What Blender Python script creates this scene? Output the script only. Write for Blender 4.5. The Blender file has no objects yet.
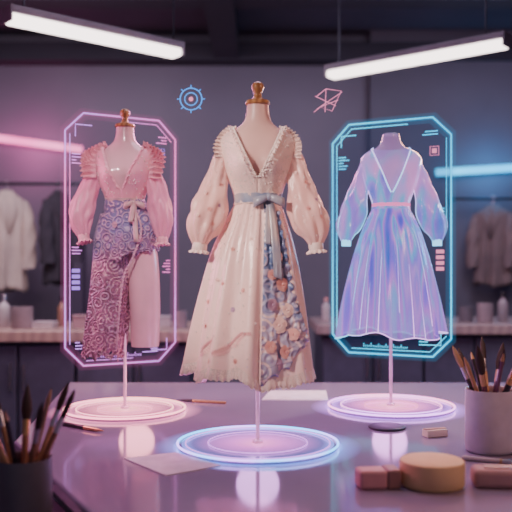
import bpy, bmesh, math, random
from mathutils import Vector, Matrix
random.seed(7)
C = bpy.context.scene.collection
PI = math.pi
F = 800.0; HZ = 268.0; CZ = 1.15; TZ = 0.75
sin, cos = math.sin, math.cos

def W(px, py, D): return Vector(((px-256)*D/F, D, CZ-(py-HZ)*D/F))
def onp(px, py, z=TZ):
    D = (CZ-z)*F/(py-HZ); return Vector(((px-256)*D/F, D, z))

def herm(x, xs, ys):
    n = len(xs)
    if x <= xs[0]: return ys[0]
    if x >= xs[-1]: return ys[-1]
    i = 0
    while x > xs[i+1]: i += 1
    def m(k):
        if k == 0: return (ys[1]-ys[0])/(xs[1]-xs[0])
        if k == n-1: return (ys[-1]-ys[-2])/(xs[-1]-xs[-2])
        return (ys[k+1]-ys[k-1])/(xs[k+1]-xs[k-1])
    h = xs[i+1]-xs[i]; t = (x-xs[i])/h
    return ((2*t**3-3*t*t+1)*ys[i]+(t**3-2*t*t+t)*h*m(i)+(-2*t**3+3*t*t)*ys[i+1]+(t**3-t*t)*h*m(i+1))

def resample(pts, N):
    pts = [Vector(p) for p in pts]
    d = [0]
    for a, b in zip(pts, pts[1:]): d.append(d[-1]+(b-a).length)
    if d[-1] < 1e-9: return [pts[0].copy() for _ in range(N)]
    out = []
    for i in range(N):
        s = d[-1]*i/(N-1)
        out.append(Vector([herm(s, d, [p[k] for p in pts]) for k in range(3)]))
    return out

# ------------------------------------------------------------------ mesh builder
class MB:
    def __init__(s): s.v = []; s.f = []
    def add(s, vs, fs):
        o = len(s.v); s.v += [tuple(p) for p in vs]; s.f += [tuple(i+o for i in f) for f in fs]
    def grid(s, rows, closed=False, cap0=False, cap1=False):
        n = len(rows[0]); vs = [p for r in rows for p in r]; fs = []
        for i in range(len(rows)-1):
            for j in range(n if closed else n-1):
                k = (j+1) % n
                fs.append((i*n+j, i*n+k, (i+1)*n+k, (i+1)*n+j))
        if cap0: fs.append(tuple(range(n)))
        if cap1: fs.append(tuple((len(rows)-1)*n+j for j in range(n)))
        s.add(vs, fs)
    def box(s, c, size, rz=0.0, M=None):
        c = Vector(c); R = M if M else Matrix.Rotation(rz, 3, 'Z'); hx, hy, hz = [q/2 for q in size]
        vs = [c+R@Vector((x*hx, y*hy, z*hz)) for x in (-1, 1) for y in (-1, 1) for z in (-1, 1)]
        s.add(vs, [(0,1,3,2),(4,6,7,5),(0,4,5,1),(2,3,7,6),(0,2,6,4),(1,5,7,3)])
    def lathe(s, prof, c=(0,0,0), n=32):
        c = Vector(c)
        rows = [[c+Vector((r*cos(2*PI*j/n), r*sin(2*PI*j/n), z)) for j in range(n)] for r, z in prof]
        s.grid(rows, True, True, True)
    def tube(s, pts, r, n=8, closed=False):
        pts = [Vector(p) for p in pts]; N = len(pts)
        if closed: pts = pts+[pts[0]]; N += 1
        rr = r if isinstance(r, (list, tuple)) else [r]*N
        nrm = None; rows = []
        for i in range(N):
            if closed: t = pts[(i+1) % (N-1)]-pts[(i-1) % (N-1)]
            else: t = pts[min(i+1, N-1)]-pts[max(i-1, 0)]
            t.normalize()
            if nrm is None:
                up = Vector((0,0,1)) if abs(t.z) < .9 else Vector((0,1,0))
                nrm = t.cross(up).normalized()
            nrm = (nrm-t*nrm.dot(t)).normalized(); b = t.cross(nrm)
            rows.append([pts[i]+rr[i]*(nrm*cos(2*PI*j/n)+b*sin(2*PI*j/n)) for j in range(n)])
        s.grid(rows, True, not closed, not closed)
    def sphere(s, c, r, n=8, m=6, sc=(1,1,1)):
        c = Vector(c); rows = []
        for i in range(m+1):
            a = -PI/2+PI*i/m; q = max(cos(a), .02)
            rows.append([c+Vector((r*q*cos(2*PI*j/n)*sc[0], r*q*sin(2*PI*j/n)*sc[1], r*sin(a)*sc[2])) for j in range(n)])
        s.grid(rows, True, True, True)
    def prism(s, poly, z0, z1):
        n = len(poly)
        s.add([(x, y, z0) for x, y in poly]+[(x, y, z1) for x, y in poly],
              [tuple(range(n))[::-1], tuple(range(n, 2*n))]+[(i, (i+1) % n, n+(i+1) % n, n+i) for i in range(n)])
    def quadxz(s, x0, x1, z0, z1, y=0.0, th=.0012):
        s.box(((x0+x1)/2, y, (z0+z1)/2), (abs(x1-x0), th, abs(z1-z0)))
    def rose(s, c, nrm, r, ph=0.0, hh=.35):
        # overlapping petals in three whorls round a small bud
        c = Vector(c); nrm = Vector(nrm).normalized()
        u = nrm.orthogonal().normalized(); w = nrm.cross(u)
        for k, (R0, R1, np_, h0, h1) in enumerate(((.0, 1.0, 6, .02, .10), (.0, .72, 5, .10, .30), (.0, .45, 4, .22, .46))):
            for p in range(np_):
                a0 = ph+k*.6+2*PI*p/np_; hw = PI/np_*1.25; rows = []
                for i in range(4):
                    q = i/3; rr = r*(.08+(R1-.08)*q); row = []
                    for j in range(5):
                        v = j/4*2-1; a = a0+v*hw*(.55+.45*q); sh = rr*(1-.16*v*v*q)
                        row.append(c+(u*cos(a)+w*sin(a))*sh+nrm*r*hh*2*(h0+(h1-h0)*(1-(1-q)**2)+.05*q*(1-v*v)+.012*p))
                    rows.append(row)
                s.grid(rows)
        s.sphere(c+nrm*r*hh*.75, r*.16, 8, 5)
    def ruffle(s, path, outs, width, amp, waves, lift=0.0):
        N = waves*8+1
        P = resample(path, N); O = resample(outs, N); rows = [[], [], [], []]
        for i in range(N):
            t = (P[min(i+1, N-1)]-P[max(i-1, 0)]).normalized(); o = O[i].normalized(); b = t.cross(o)
            for k in range(4):
                q = k/3
                rows[k].append(P[i]+o*width*q*(1+.12*sin(i*.9))+b*(amp*q*sin(2*PI*i/8)+lift*q))
        s.grid(rows)
    def build(s, name, mat, parent=None, loc=(0,0,0), rot=(0,0,0), smooth=True, ang=42, sol=0, bevel=0, sub=0, label=None, kind=None):
        me = bpy.data.meshes.new(name); me.from_pydata(s.v, [], s.f); me.validate()
        bm = bmesh.new(); bm.from_mesh(me); bmesh.ops.recalc_face_normals(bm, faces=bm.faces); bm.to_mesh(me); bm.free()
        if smooth:
            for p in me.polygons: p.use_smooth = True
            me.set_sharp_from_angle(angle=math.radians(ang))
        me.materials.append(mat)
        o = bpy.data.objects.new(name, me); C.objects.link(o); o.parent = parent; o.location = loc; o.rotation_euler = rot
        if bevel:
            b = o.modifiers.new('b', 'BEVEL'); b.width = bevel; b.segments = 3; b.limit_method = 'ANGLE'; b.angle_limit = .6
        if sub:
            b = o.modifiers.new('s', 'SUBSURF'); b.levels = sub; b.render_levels = sub
        if sol:
            b = o.modifiers.new('t', 'SOLIDIFY'); b.thickness = sol; b.offset = 0
        if label: o['label'] = label
        if kind: o['kind'] = kind
        return o

def tag(o, label, cat, group=None):
    o['label'] = label; o['category'] = cat
    if group: o['group'] = group
    return o
def thing(name, label, cat, loc=(0,0,0), rot=(0,0,0), group=None):
    o = bpy.data.objects.new(name, None); C.objects.link(o); o.empty_display_size = .05
    o.location = loc; o.rotation_euler = rot
    return tag(o, label, cat, group)
def struct(name, mb, m, parent=None, **k):
    o = mb.build(name, m, parent, **k)
    if not parent: o['kind'] = 'structure'
    return o

# ------------------------------------------------------------------ materials
def base(name):
    m = bpy.data.materials.new(name); m.use_nodes = True
    n = m.node_tree.nodes; l = m.node_tree.links
    tc = n.new('ShaderNodeTexCoord')
    return m, n, l, n['Principled BSDF'], tc
def c4(c): return (c[0], c[1], c[2], 1)
def dk(c, f): return tuple(min(1, q*f) for q in c)
def mixc(n, l, fac, a, b):
    x = n.new('ShaderNodeMix'); x.data_type = 'RGBA'
    for i, v in ((0, fac), (6, a), (7, b)):
        if hasattr(v, 'is_output'): l.new(v, x.inputs[i])
        else: x.inputs[i].default_value = v if i == 0 else c4(v)
    return x.outputs[2]
def math_(n, l, op, a, b=None):
    x = n.new('ShaderNodeMath'); x.operation = op
    for i, v in ((0, a), (1, b)):
        if v is None: continue
        if hasattr(v, 'is_output'): l.new(v, x.inputs[i])
        else: x.inputs[i].default_value = v
    return x.outputs[0]
def noise(n, l, tc, scale, detail=3):
    t = n.new('ShaderNodeTexNoise'); t.inputs['Scale'].default_value = scale; t.inputs['Detail'].default_value = detail
    l.new(tc.outputs['Object'], t.inputs['Vector']); return t.outputs['Fac']
def rampf(n, l, v, stops):
    r = n.new('ShaderNodeValToRGB'); e = r.color_ramp.elements
    while len(e) < len(stops): e.new(.5)
    for q, (p, c) in zip(e, stops): q.position = p; q.color = c4(c)
    l.new(v, r.inputs[0]); return r.outputs[0]
def bumpn(n, l, b, v, strength, dist=.002):
    x = n.new('ShaderNodeBump'); x.inputs['Strength'].default_value = strength; x.inputs['Distance'].default_value = dist
    l.new(v, x.inputs['Height']); l.new(x.outputs[0], b.inputs['Normal'])
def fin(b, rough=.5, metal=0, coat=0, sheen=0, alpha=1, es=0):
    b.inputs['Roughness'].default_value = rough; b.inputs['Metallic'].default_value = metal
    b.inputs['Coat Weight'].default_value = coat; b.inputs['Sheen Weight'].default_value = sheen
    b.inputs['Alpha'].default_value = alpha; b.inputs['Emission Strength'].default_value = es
def pm(name, c, c2=None, scale=18, bump=0, bscale=120, emit=0, **k):
    m, n, l, b, tc = base(name); c2 = c2 or dk(c, .82)
    col = rampf(n, l, noise(n, l, tc, scale), [(.32, c2), (.68, c)])
    l.new(col, b.inputs['Base Color'])
    if emit: l.new(col, b.inputs['Emission Color'])
    fin(b, es=emit, **k)
    if bump: bumpn(n, l, b, noise(n, l, tc, bscale), bump)
    return m
def wood(name, c, c2, scale=6, **k):
    m, n, l, b, tc = base(name)
    w = n.new('ShaderNodeTexWave'); w.inputs['Scale'].default_value = scale; w.inputs['Distortion'].default_value = 6; w.inputs['Detail'].default_value = 3
    l.new(tc.outputs['Object'], w.inputs['Vector'])
    l.new(rampf(n, l, w.outputs['Fac'], [(.1, c2), (.9, c)]), b.inputs['Base Color']); fin(b, **k); return m
def ringcol(n, l, tc, a, b_, c_, scale, freq, mixs):
    v = n.new('ShaderNodeTexVoronoi'); v.inputs['Scale'].default_value = scale; l.new(tc.outputs['Object'], v.inputs['Vector'])
    si = math_(n, l, 'SINE', math_(n, l, 'MULTIPLY', v.outputs['Distance'], freq))
    f = rampf(n, l, si, [(.30, (0,0,0)), (.75, (1,1,1))])
    g = rampf(n, l, noise(n, l, tc, mixs), [(.42, (0,0,0)), (.6, (1,1,1))])
    return mixc(n, l, f, mixc(n, l, g, a, dk(a, .7)), mixc(n, l, g, b_, c_)), si
def rings(name, a, b_, c_, scale, freq, emit=0, mixs=9, zmix=None, bmp=.6, **k):
    m, n, l, b, tc = base(name)
    col, si = ringcol(n, l, tc, a, b_, c_, scale, freq, mixs)
    if zmix:
        col2, s2 = ringcol(n, l, tc, *zmix[:3], scale*.8, freq, mixs)
        sp = n.new('ShaderNodeSeparateXYZ'); l.new(tc.outputs['Object'], sp.inputs[0])
        z = math_(n, l, 'ADD', math_(n, l, 'MULTIPLY', sp.outputs[2], -1/zmix[3]), math_(n, l, 'MULTIPLY', math_(n, l, 'SUBTRACT', noise(n, l, tc, 16), .5), 1.3))
        col = mixc(n, l, rampf(n, l, z, [(.35, (0,0,0)), (.75, (1,1,1))]), col, col2)
    l.new(col, b.inputs['Base Color']); l.new(col, b.inputs['Emission Color']); fin(b, es=emit, **k); bumpn(n, l, b, si, bmp, .002); return m
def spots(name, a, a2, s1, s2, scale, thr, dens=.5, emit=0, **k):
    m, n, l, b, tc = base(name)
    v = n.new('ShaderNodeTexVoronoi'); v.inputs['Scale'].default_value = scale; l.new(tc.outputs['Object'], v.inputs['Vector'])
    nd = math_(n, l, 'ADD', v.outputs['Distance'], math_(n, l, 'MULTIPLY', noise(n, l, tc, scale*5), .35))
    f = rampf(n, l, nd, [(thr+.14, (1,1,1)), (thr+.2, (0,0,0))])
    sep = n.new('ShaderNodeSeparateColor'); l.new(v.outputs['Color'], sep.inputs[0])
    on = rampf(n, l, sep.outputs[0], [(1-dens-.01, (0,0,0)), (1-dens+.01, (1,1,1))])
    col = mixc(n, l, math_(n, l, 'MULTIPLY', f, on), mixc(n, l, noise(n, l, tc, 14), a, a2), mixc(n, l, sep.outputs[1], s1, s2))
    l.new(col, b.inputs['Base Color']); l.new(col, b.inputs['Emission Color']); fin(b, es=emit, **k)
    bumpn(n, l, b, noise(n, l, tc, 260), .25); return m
def glow(name, c, s, alpha=1.0, c2=None, scale=3):
    m, n, l, b, tc = base(name); n.remove(b)
    e = n.new('ShaderNodeEmission'); e.inputs['Strength'].default_value = s
    l.new(rampf(n, l, noise(n, l, tc, scale, 1), [(.40, c2 or c), (.60, c)]), e.inputs['Color'])
    out = n['Material Output']
    if alpha < 1:
        t = n.new('ShaderNodeBsdfTransparent'); x = n.new('ShaderNodeMixShader'); x.inputs[0].default_value = alpha
        l.new(t.outputs[0], x.inputs[1]); l.new(e.outputs[0], x.inputs[2]); l.new(x.outputs[0], out.inputs[0])
    else: l.new(e.outputs[0], out.inputs[0])
    return m
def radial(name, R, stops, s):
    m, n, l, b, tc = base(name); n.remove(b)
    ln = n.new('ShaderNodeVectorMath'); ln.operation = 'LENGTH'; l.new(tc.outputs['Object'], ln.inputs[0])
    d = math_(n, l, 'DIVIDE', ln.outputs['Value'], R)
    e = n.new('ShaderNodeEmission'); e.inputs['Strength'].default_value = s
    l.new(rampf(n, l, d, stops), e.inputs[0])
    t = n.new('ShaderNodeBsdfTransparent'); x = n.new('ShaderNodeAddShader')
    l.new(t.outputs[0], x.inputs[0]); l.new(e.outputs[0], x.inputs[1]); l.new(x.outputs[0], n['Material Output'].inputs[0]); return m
def holo(name, stops, es, alpha, scale=9, zf=2.2, low=None, dark=.72):
    m, n, l, b, tc = base(name)
    mp = n.new('ShaderNodeMapping'); mp.inputs['Scale'].default_value = (scale, scale, zf); l.new(tc.outputs['Object'], mp.inputs[0])
    t = n.new('ShaderNodeTexNoise'); t.inputs['Scale'].default_value = 2.2; t.inputs['Detail'].default_value = .4; l.new(mp.outputs[0], t.inputs['Vector'])
    col = rampf(n, l, t.outputs['Fac'], stops)
    if low:
        sp = n.new('ShaderNodeSeparateXYZ'); l.new(tc.outputs['Object'], sp.inputs[0])
        z = math_(n, l, 'ADD', math_(n, l, 'MULTIPLY', sp.outputs[2], -2.6), math_(n, l, 'MULTIPLY', math_(n, l, 'SUBTRACT', t.outputs['Fac'], .5), 1.4))
        col = mixc(n, l, rampf(n, l, z, [(.35, (0,0,0)), (1, (.55,.55,.55))]), col, low)
    l.new(mixc(n, l, dark, col, (.02, .02, .06)), b.inputs['Base Color']); l.new(col, b.inputs['Emission Color'])
    fin(b, rough=.18, coat=.5, sheen=.3, alpha=alpha, es=es); b.inputs['Sheen Tint'].default_value = (.6, .75, 1, 1); b.inputs['Sheen Roughness'].default_value = .3; return m

M = {}
M['wall'] = pm('wall_paint', (.225, .205, .26), (.17, .155, .205), scale=1.0, rough=.85)
M['wall2'] = pm('wall_panel_paint', (.155, .143, .19), scale=2, rough=.8)
M['ceil'] = pm('ceiling_paint', (.12, .108, .148), scale=2, rough=.9)
M['beam'] = pm('beam_paint', (.05, .045, .066), scale=2, rough=.8)
M['floor'] = pm('floor_concrete', (.10, .09, .13), scale=4, rough=.5)
M['steel'] = pm('dark_steel', (.05, .05, .07), rough=.35, metal=.6)
M['lampgrey'] = pm('lamp_grey', (.16, .15, .19), rough=.4)
M['table'] = pm('table_laminate', (.32, .275, .40), (.295, .252, .372), scale=5, rough=.10)
M['tableedge'] = pm('table_edge', (.20, .17, .25), rough=.35)
M['tablebody'] = pm('table_body', (.05, .042, .075), rough=.5)
M['carttop'] = pm('cart_top', (.17, .145, .22), rough=.35)
M['bench'] = wood('bench_wood', (.58, .40, .35), (.46, .31, .28), rough=.4)
M['bench2'] = wood('bench_wood_grey', (.46, .34, .34), (.37, .27, .28), rough=.4)
M['cab'] = pm('cabinet_paint', (.065, .065, .115), rough=.5)
M['cabdoor'] = pm('cabinet_door', (.11, .108, .18), rough=.45)
M['tubew'] = glow('tube_light', (1, .84, .82), 4.8)
M['pinkneon'] = glow('pink_neon', (1, .15, .45), 3.0, c2=(1, .22, .52))
M['blueneon'] = glow('blue_neon', (.03, .48, 1), 3.2, c2=(.05, .56, 1))
M['form'] = pm('form_skin', (.80, .50, .45), rough=.36, scale=8)
M['formp'] = pm('form_pink', (.88, .54, .59), rough=.20, scale=8, coat=.3)
M['woodk'] = wood('finial_wood', (.50, .25, .10), (.30, .13, .05), scale=20, rough=.35, coat=.3)
M['pole'] = pm('pole_acrylic', (.85, .5, .72), rough=.2, emit=.35)
M['cream'] = spots('cream_floral_cloth', (.94, .65, .60), (.90, .58, .54), (.80, .44, .42), (.68, .52, .64), 46, .04, .22, rough=.28, sheen=.2, emit=.05)  # faint emission brightens this cloth and the lace and chiffon below
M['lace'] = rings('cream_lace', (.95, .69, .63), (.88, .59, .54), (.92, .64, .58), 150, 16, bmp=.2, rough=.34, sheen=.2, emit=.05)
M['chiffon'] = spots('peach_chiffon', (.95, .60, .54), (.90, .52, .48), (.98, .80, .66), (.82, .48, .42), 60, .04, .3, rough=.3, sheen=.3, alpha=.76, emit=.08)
M['trim'] = pm('cream_trim', (.96, .75, .69), rough=.5, scale=60)
M['pearl'] = pm('pearl', (.99, .88, .80), rough=.15, coat=.8)
M['sash'] = pm('sash_satin', (.21, .27, .41), (.50, .42, .42), scale=13, rough=.28, sheen=.2)
M['drape'] = rings('blue_floral_drape', (.14, .21, .42), (.27, .34, .54), (.52, .42, .54), 34, 15, mixs=11, rough=.34, sheen=.2,
                   zmix=((.50, .42, .58), (.92, .64, .58), (.76, .52, .58), .40))
M['rosep'] = pm('rose_peach', (.90, .48, .42), (.80, .37, .35), scale=60, rough=.5)
M['roseb'] = pm('rose_mauve', (.66, .40, .52), (.54, .34, .50), scale=60, rough=.5)
M['rosec'] = pm('rose_cream', (.95, .66, .59), (.90, .55, .51), scale=60, rough=.5)
M['rust'] = pm('rose_thread', (.80, .38, .38), (.70, .31, .38), scale=60, rough=.6)
M['pinktop'] = spots('pink_lace_top', (.80, .38, .46), (.70, .30, .39), (.50, .20, .30), (.93, .62, .63), 55, .07, .5, rough=.4, sheen=.2, emit=.05)  # pink blouse cloths and wrap lace also carry faint emission as added light
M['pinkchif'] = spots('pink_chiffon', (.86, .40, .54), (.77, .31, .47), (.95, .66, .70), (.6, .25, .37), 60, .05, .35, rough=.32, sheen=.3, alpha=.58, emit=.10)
M['pinkruf'] = pm('pink_ruffle', (.90, .49, .56), (.78, .36, .45), scale=70, rough=.5)
M['wrap'] = rings('wrap_lace', (.20, .19, .38), (.42, .36, .54), (.60, .38, .50), 38, 22, mixs=12, bmp=.8, rough=.34, sheen=.2, emit=.03,
                  zmix=((.34, .15, .24), (.66, .38, .45), (.50, .31, .46), .24))
M['wrapedge'] = pm('wrap_edge_lace', (.66, .40, .48), (.52, .30, .41), scale=70, rough=.5)
M['belt'] = pm('belt_taupe', (.60, .40, .39), (.48, .31, .33), scale=40, rough=.3)
HS = [(.26, (.03, .10, .75)), (.36, (.22, .14, 1)), (.43, (.70, .26, .95)), (.49, (.05, .58, 1)), (.55, (.26, .20, 1)), (.62, (.62, .38, 1)), (.72, (.08, .28, 1)), (.82, (.98, .28, .78))]  # bright stops paint satin streaks and iridescent sheen into the color
M['holo'] = holo('holo_skirt', HS, .80, .56, 15, .6, low=(.66, .20, .90))
M['holotop'] = holo('holo_bodice', [(.28, (.06, .16, .80)), (.40, (.36, .26, 1)), (.48, (.10, .62, 1)), (.56, (.60, .44, 1)), (.70, (.95, .38, .88))], .74, .60, 11, 3)
M['holosl'] = holo('holo_sleeve', [(.28, (.04, .18, .9)), (.40, (.36, .22, 1)), (.48, (.08, .58, 1.0)), (.57, (.58, .34, 1)), (.70, (.98, .36, .88))], .74, .44, 11, 3)
M['holobelt'] = glow('holo_belt', (1, .20, .52), 1.5)
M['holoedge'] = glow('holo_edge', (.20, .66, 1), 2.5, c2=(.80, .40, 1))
M['holoform'] = holo('holo_form', [(.3, (.62, .38, .80)), (.5, (.78, .48, .85)), (.7, (.50, .46, .98))], .36, .45, 6, 3, dark=.45)
M['ceramic'] = pm('grey_ceramic', (.70, .65, .71), rough=.45, bump=.1)
M['ceramicd'] = pm('dark_ceramic', (.17, .155, .19), rough=.45, bump=.1)
M['black'] = pm('black_lacquer', (.02, .018, .025), rough=.3, coat=.3)
M['brown'] = wood('brown_handle', (.40, .18, .09), (.24, .10, .05), scale=25, rough=.35, coat=.3)
M['tan'] = wood('tan_handle', (.62, .37, .20), (.48, .26, .13), scale=25, rough=.4)
M['plum'] = pm('plum_lacquer', (.18, .05, .10), rough=.3, coat=.3)
M['brass'] = pm('brass', (.75, .50, .25), rough=.3, metal=1)
M['silver'] = pm('silver', (.65, .63, .68), rough=.3, metal=1)
M['bristle'] = pm('bristle_dark', (.06, .035, .03), rough=.8, bump=.6, bscale=400)
M['bristlet'] = pm('bristle_tan', (.45, .26, .16), rough=.8, bump=.6, bscale=400)
M['sponge'] = pm('sponge_tan', (.92, .68, .36), (.87, .62, .33), scale=30, rough=.75, bump=.3, bscale=300)
M['pinkrub'] = pm('pink_rubber', (.84, .42, .43), rough=.6)
M['brownblk'] = pm('brown_block', (.42, .22, .19), rough=.5)
M['chalk'] = pm('chalk_rose', (.64, .38, .37), rough=.7)
M['paleblk'] = pm('pale_wood', (.62, .48, .44), (.54, .40, .38), rough=.5)
M['paper'] = pm('paper', (.97, .94, .98), rough=.7, scale=30)
M['charcoal'] = pm('charcoal', (.05, .045, .07), rough=.5)
M['beigecl'] = pm('beige_cloth', (.72, .58, .50), (.58, .46, .41), scale=6, rough=.9)
M['darkcl'] = pm('dark_cloth', (.055, .045, .062), rough=.9)
M['browncl'] = pm('brown_cloth', (.26, .19, .19), (.19, .14, .15), scale=8, rough=.9)
M['whiteit'] = pm('white_plastic', (.66, .58, .62), rough=.5)
M['amber'] = pm('amber_glass', (.36, .19, .13), rough=.2, coat=.5)
M['mutedj'] = pm('muted_glaze', (.38, .31, .35), rough=.4)
M['pinkbox'] = pm('pink_card', (.52, .32, .35), rough=.7)

# ------------------------------------------------------------------ the room
m = MB(); m.box((0, 2.2, -.02), (6.0, 7.2, .04)); struct('floor', m, M['floor'], smooth=False)
m = MB(); m.box((0, 2.2, 2.77), (6.0, 7.2, .04)); struct('ceiling', m, M['ceil'], smooth=False)
m = MB(); m.box((0, 5.55, 1.375), (6.0, .1, 2.75)); struct('wall_back', m, M['wall'], smooth=False)
m = MB(); m.box((-2.75, 2.2, 1.375), (.1, 6.6, 2.75)); struct('wall_left', m, M['wall'], smooth=False)
m = MB(); m.box((2.75, 2.2, 1.375), (.1, 6.6, 2.75)); struct('wall_right', m, M['wall'], smooth=False)
m = MB(); m.box((0, 5.485, .06), (5.4, .025, .12)); struct('baseboard_back', m, M['wall2'], smooth=False)
m = MB(); m.box((1.72, 5.44, 1.375), (1.9, .12, 2.75)); struct('trim_1', m, M['wall2'], smooth=False)
m = MB(); m.box((0, 4.3, 2.66), (5.4, .16, .18)); struct('trim_2', m, M['beam'], smooth=False)
m = MB(); m.box((-.2, 3.2, 2.65), (.16, 4.4, .20)); struct('trim_3', m, M['beam'], smooth=False)
m = MB(); m.box((0, 5.42, 2.60), (5.4, .16, .12)); struct('trim_4', m, M['beam'], smooth=False)

def ceiling_light(p0, p1, label, cab):
    p0 = Vector(p0); p1 = Vector(p1); mid = (p0+p1)/2; d = p1-p0; L = d.length; rz = math.atan2(d.y, d.x)
    t = thing('ceiling_light', label, 'ceiling light', mid, (0, 0, rz), 'hanging tube lights')
    m = MB(); m.box((0, 0, .014), (L+.008, .076, .026)); m.build('housing', M['lampgrey'], t, bevel=.006)
    m = MB(); m.box((0, 0, -.015), (L, .066, .032)); m.build('diffuser', M['tubew'], t, bevel=.01)
    for s in (-1, 1):
        m = MB(); m.box((s*(L/2+.004), 0, 0), (.008, .076, .055)); m.build('end_cap', M['lampgrey'], t, bevel=.003)
    for x in cab:
        m = MB(); m.tube([(x*L, 0, .02), (x*L, 0, 2.75-mid.z)], .004, 6); m.build('cable', M['steel'], t)
ceiling_light((-.83, 2.68, 2.0), (-.305, 3.12, 2.0), 'left hanging tube light above the pink hologram panel', (-.42, .47))
ceiling_light((.321, 3.47, 2.0), (.931, 2.98, 2.0), 'right hanging tube light above the blue hologram panel', (-.44, .40))

def neon(p0, p1, mat, label):
    p0 = Vector(p0); p1 = Vector(p1)
    t = thing('neon_tube', label, 'neon light', p0)
    m = MB(); m.tube([(0, 0, 0), p1-p0], .024, 12); m.build('tube', mat, t)
    for q in (.06, .94):
        m = MB(); c = (p1-p0)*q; m.box(c+Vector((0, .034, 0)), (.025, .068, .05)); m.build('bracket', M['steel'], t)
neon((-2.1, 5.44, 2.08), (-1.185, 5.44, 1.955), M['pinkneon'], 'glowing pink neon tube on the back wall above the coat rack')
neon((1.20, 5.32, 1.785), (2.1, 5.32, 1.84), M['blueneon'], 'glowing blue neon tube on the back wall right of the blue panel')

def bench(x0, x1, y0, label, side, mat):
    y1 = y0+.65
    m = MB(); m.box(((x0+x1)/2, (y0+y1)/2, .845), (x1-x0, y1-y0, .05))
    tag(m.build('worktop', mat, bevel=.006), label, 'worktop')
    n = 4; w = (x1-x0-.06)/n
    pos = ['outermost left', 'second from left', 'third from left', 'rightmost']
    for i in range(n):
        t = thing('cabinet', 'dark blue two-door base cabinet, %s under the %s wooden worktop' % (pos[i], side), 'cabinet', (x0+.03+w*(i+.5), (y0+y1)/2+.02, 0), (0,0,0), 'cabinets under the %s worktop' % side)
        m = MB(); m.box((0, 0, .445), (w-.006, .56, .75)); m.box((0, .03, .035), (w-.03, .48, .07)); m.build('body', M['cab'], t, smooth=False)
        for s in (-1, 1):
            m = MB(); m.box((s*w*.25, -.289, .45), (w*.47, .018, .70)); d = m.build('door', M['cabdoor'], t, bevel=.003)
            m = MB(); m.tube([(s*w*.06, -.312, .60), (s*w*.06, -.312, .72)], .006, 8)
            for z in (.61, .71): m.tube([(s*w*.06, -.298, z), (s*w*.06, -.312, z)], .004, 6)
            m.build('handle', M['silver'], d)
bench(-2.4, -.262, 3.55, 'wooden worktop of the left back bench behind the pink panel', 'left', M['bench'])
bench(.30, 2.4, 3.95, 'wooden worktop of the right back bench behind the blue panel', 'right', M['bench2'])

BZ = .87
def bottle(px, D, h, r, mat, capm, label):
    x = (px-256)*D/F
    t = thing('bottle', label, 'bottle', (x, D, BZ), group='bottles on the back benches')
    m = MB(); m.lathe([(r*.9, 0), (r, .004), (r, h*.62), (r*.85, h*.7), (r*.38, h*.78), (r*.36, h*.88)], n=20); m.build('body', mat, t)
    m = MB(); m.lathe([(r*.45, h*.86), (r*.45, h), (r*.4, h+.003)], n=16); m.build('cap', capm, t)
bottle(4, 3.8, .15, .028, M['whiteit'], M['silver'], 'white capped bottle at the left edge on the left bench')
bottle(62, 3.85, .14, .022, M['amber'], M['black'], 'amber bottle between the boxes on the left bench')
bottle(503, 4.2, .15, .026, M['mutedj'], M['black'], 'tall muted grey bottle near the right edge on the right bench')
bottle(326, 4.25, .12, .022, M['whiteit'], M['pinkrub'], 'pale bottle with pink cap on the right bench beside the cream dress')
def jar(px, D, h, r, mat, label):
    m = MB(); m.lathe([(r*.92, 0), (r, .005), (r, h), (r*.9, h), (r*.9, .01)], n=24)
    tag(m.build('jar', mat, loc=((px-256)*D/F, D, BZ)), label, 'jar')
jar(22, 3.72, .10, .05, M['mutedj'], 'grey open jar on the left bench below the beige jacket')
jar(110, 3.9, .09, .035, M['whiteit'], 'pale open jar on the left bench behind the pink outfit')
jar(181, 3.72, .08, .030, M['mutedj'], 'small grey jar at the right end of the left bench')
jar(466, 4.15, .08, .035, M['ceramicd'], 'small dark jar on the right bench behind the blue panel edge')
jar(485, 4.1, .10, .040, M['mutedj'], 'muted mauve jar on the right bench left of the tall bottle')
def boxit(px, D, w, d, h, mat, name, label, rz=0):
    t = thing(name, label, 'box', ((px-256)*D/F, D, BZ), (0,0,rz))
    m = MB(); m.box((0, 0, h*.42), (w, d, h*.84)); m.build('body', mat, t, bevel=.003)
    m = MB(); m.box((0, 0, h*.92), (w+.006, d+.006, h*.16)); m.build('lid', mat, t, bevel=.003)
boxit(84, 3.75, .10, .08, .06, M['pinkbox'], 'storage_box', 'pink cardboard box on the left bench behind the pink panel', .2)
boxit(45, 3.75, .10, .09, .03, M['whiteit'], 'storage_box', 'flat pale box beside the grey jar on the left bench', -.1)
boxit(158, 3.85, .12, .10, .05, M['whiteit'], 'storage_box', 'pale box on the right end of the left bench', .1)
boxit(350, 4.2, .13, .10, .05, M['pinkbox'], 'storage_box', 'pinkish box on the right bench behind the blue panel left side', -.15)

# clothes rack and garments
RZ = 1.655; RY = 4.8
t = thing('garment_rack', 'dark metal garment rack with hanging jackets behind the left bench', 'clothes rack', (-1.42, RY, 0))
m = MB(); m.tube([(-.45, 0, RZ), (.39, 0, RZ)], .011, 10); m.build('rail', M['steel'], t)
for x in (-.45, .39):
    m = MB(); m.tube([(x, 0, .03), (x, 0, RZ+.012)], .011, 10); m.build('upright', M['steel'], t)
    m = MB(); m.box((x, 0, .015), (.03, .42, .03)); m.build('foot', M['steel'], t, bevel=.004)
t = thing('wall_rail', 'wall mounted clothes rail under the blue neon tube', 'clothes rail', (1.2, 5.20, 1.60))
m = MB(); m.tube([(.05, 0, 0), (1.0, 0, 0)], .01, 10); m.build('rail', M['steel'], t)
for x in (.10, .95):
    m = MB(); m.tube([(x, 0, 0), (x, .182, 0)], .008, 8); m.build('bracket', M['steel'], t)

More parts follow.
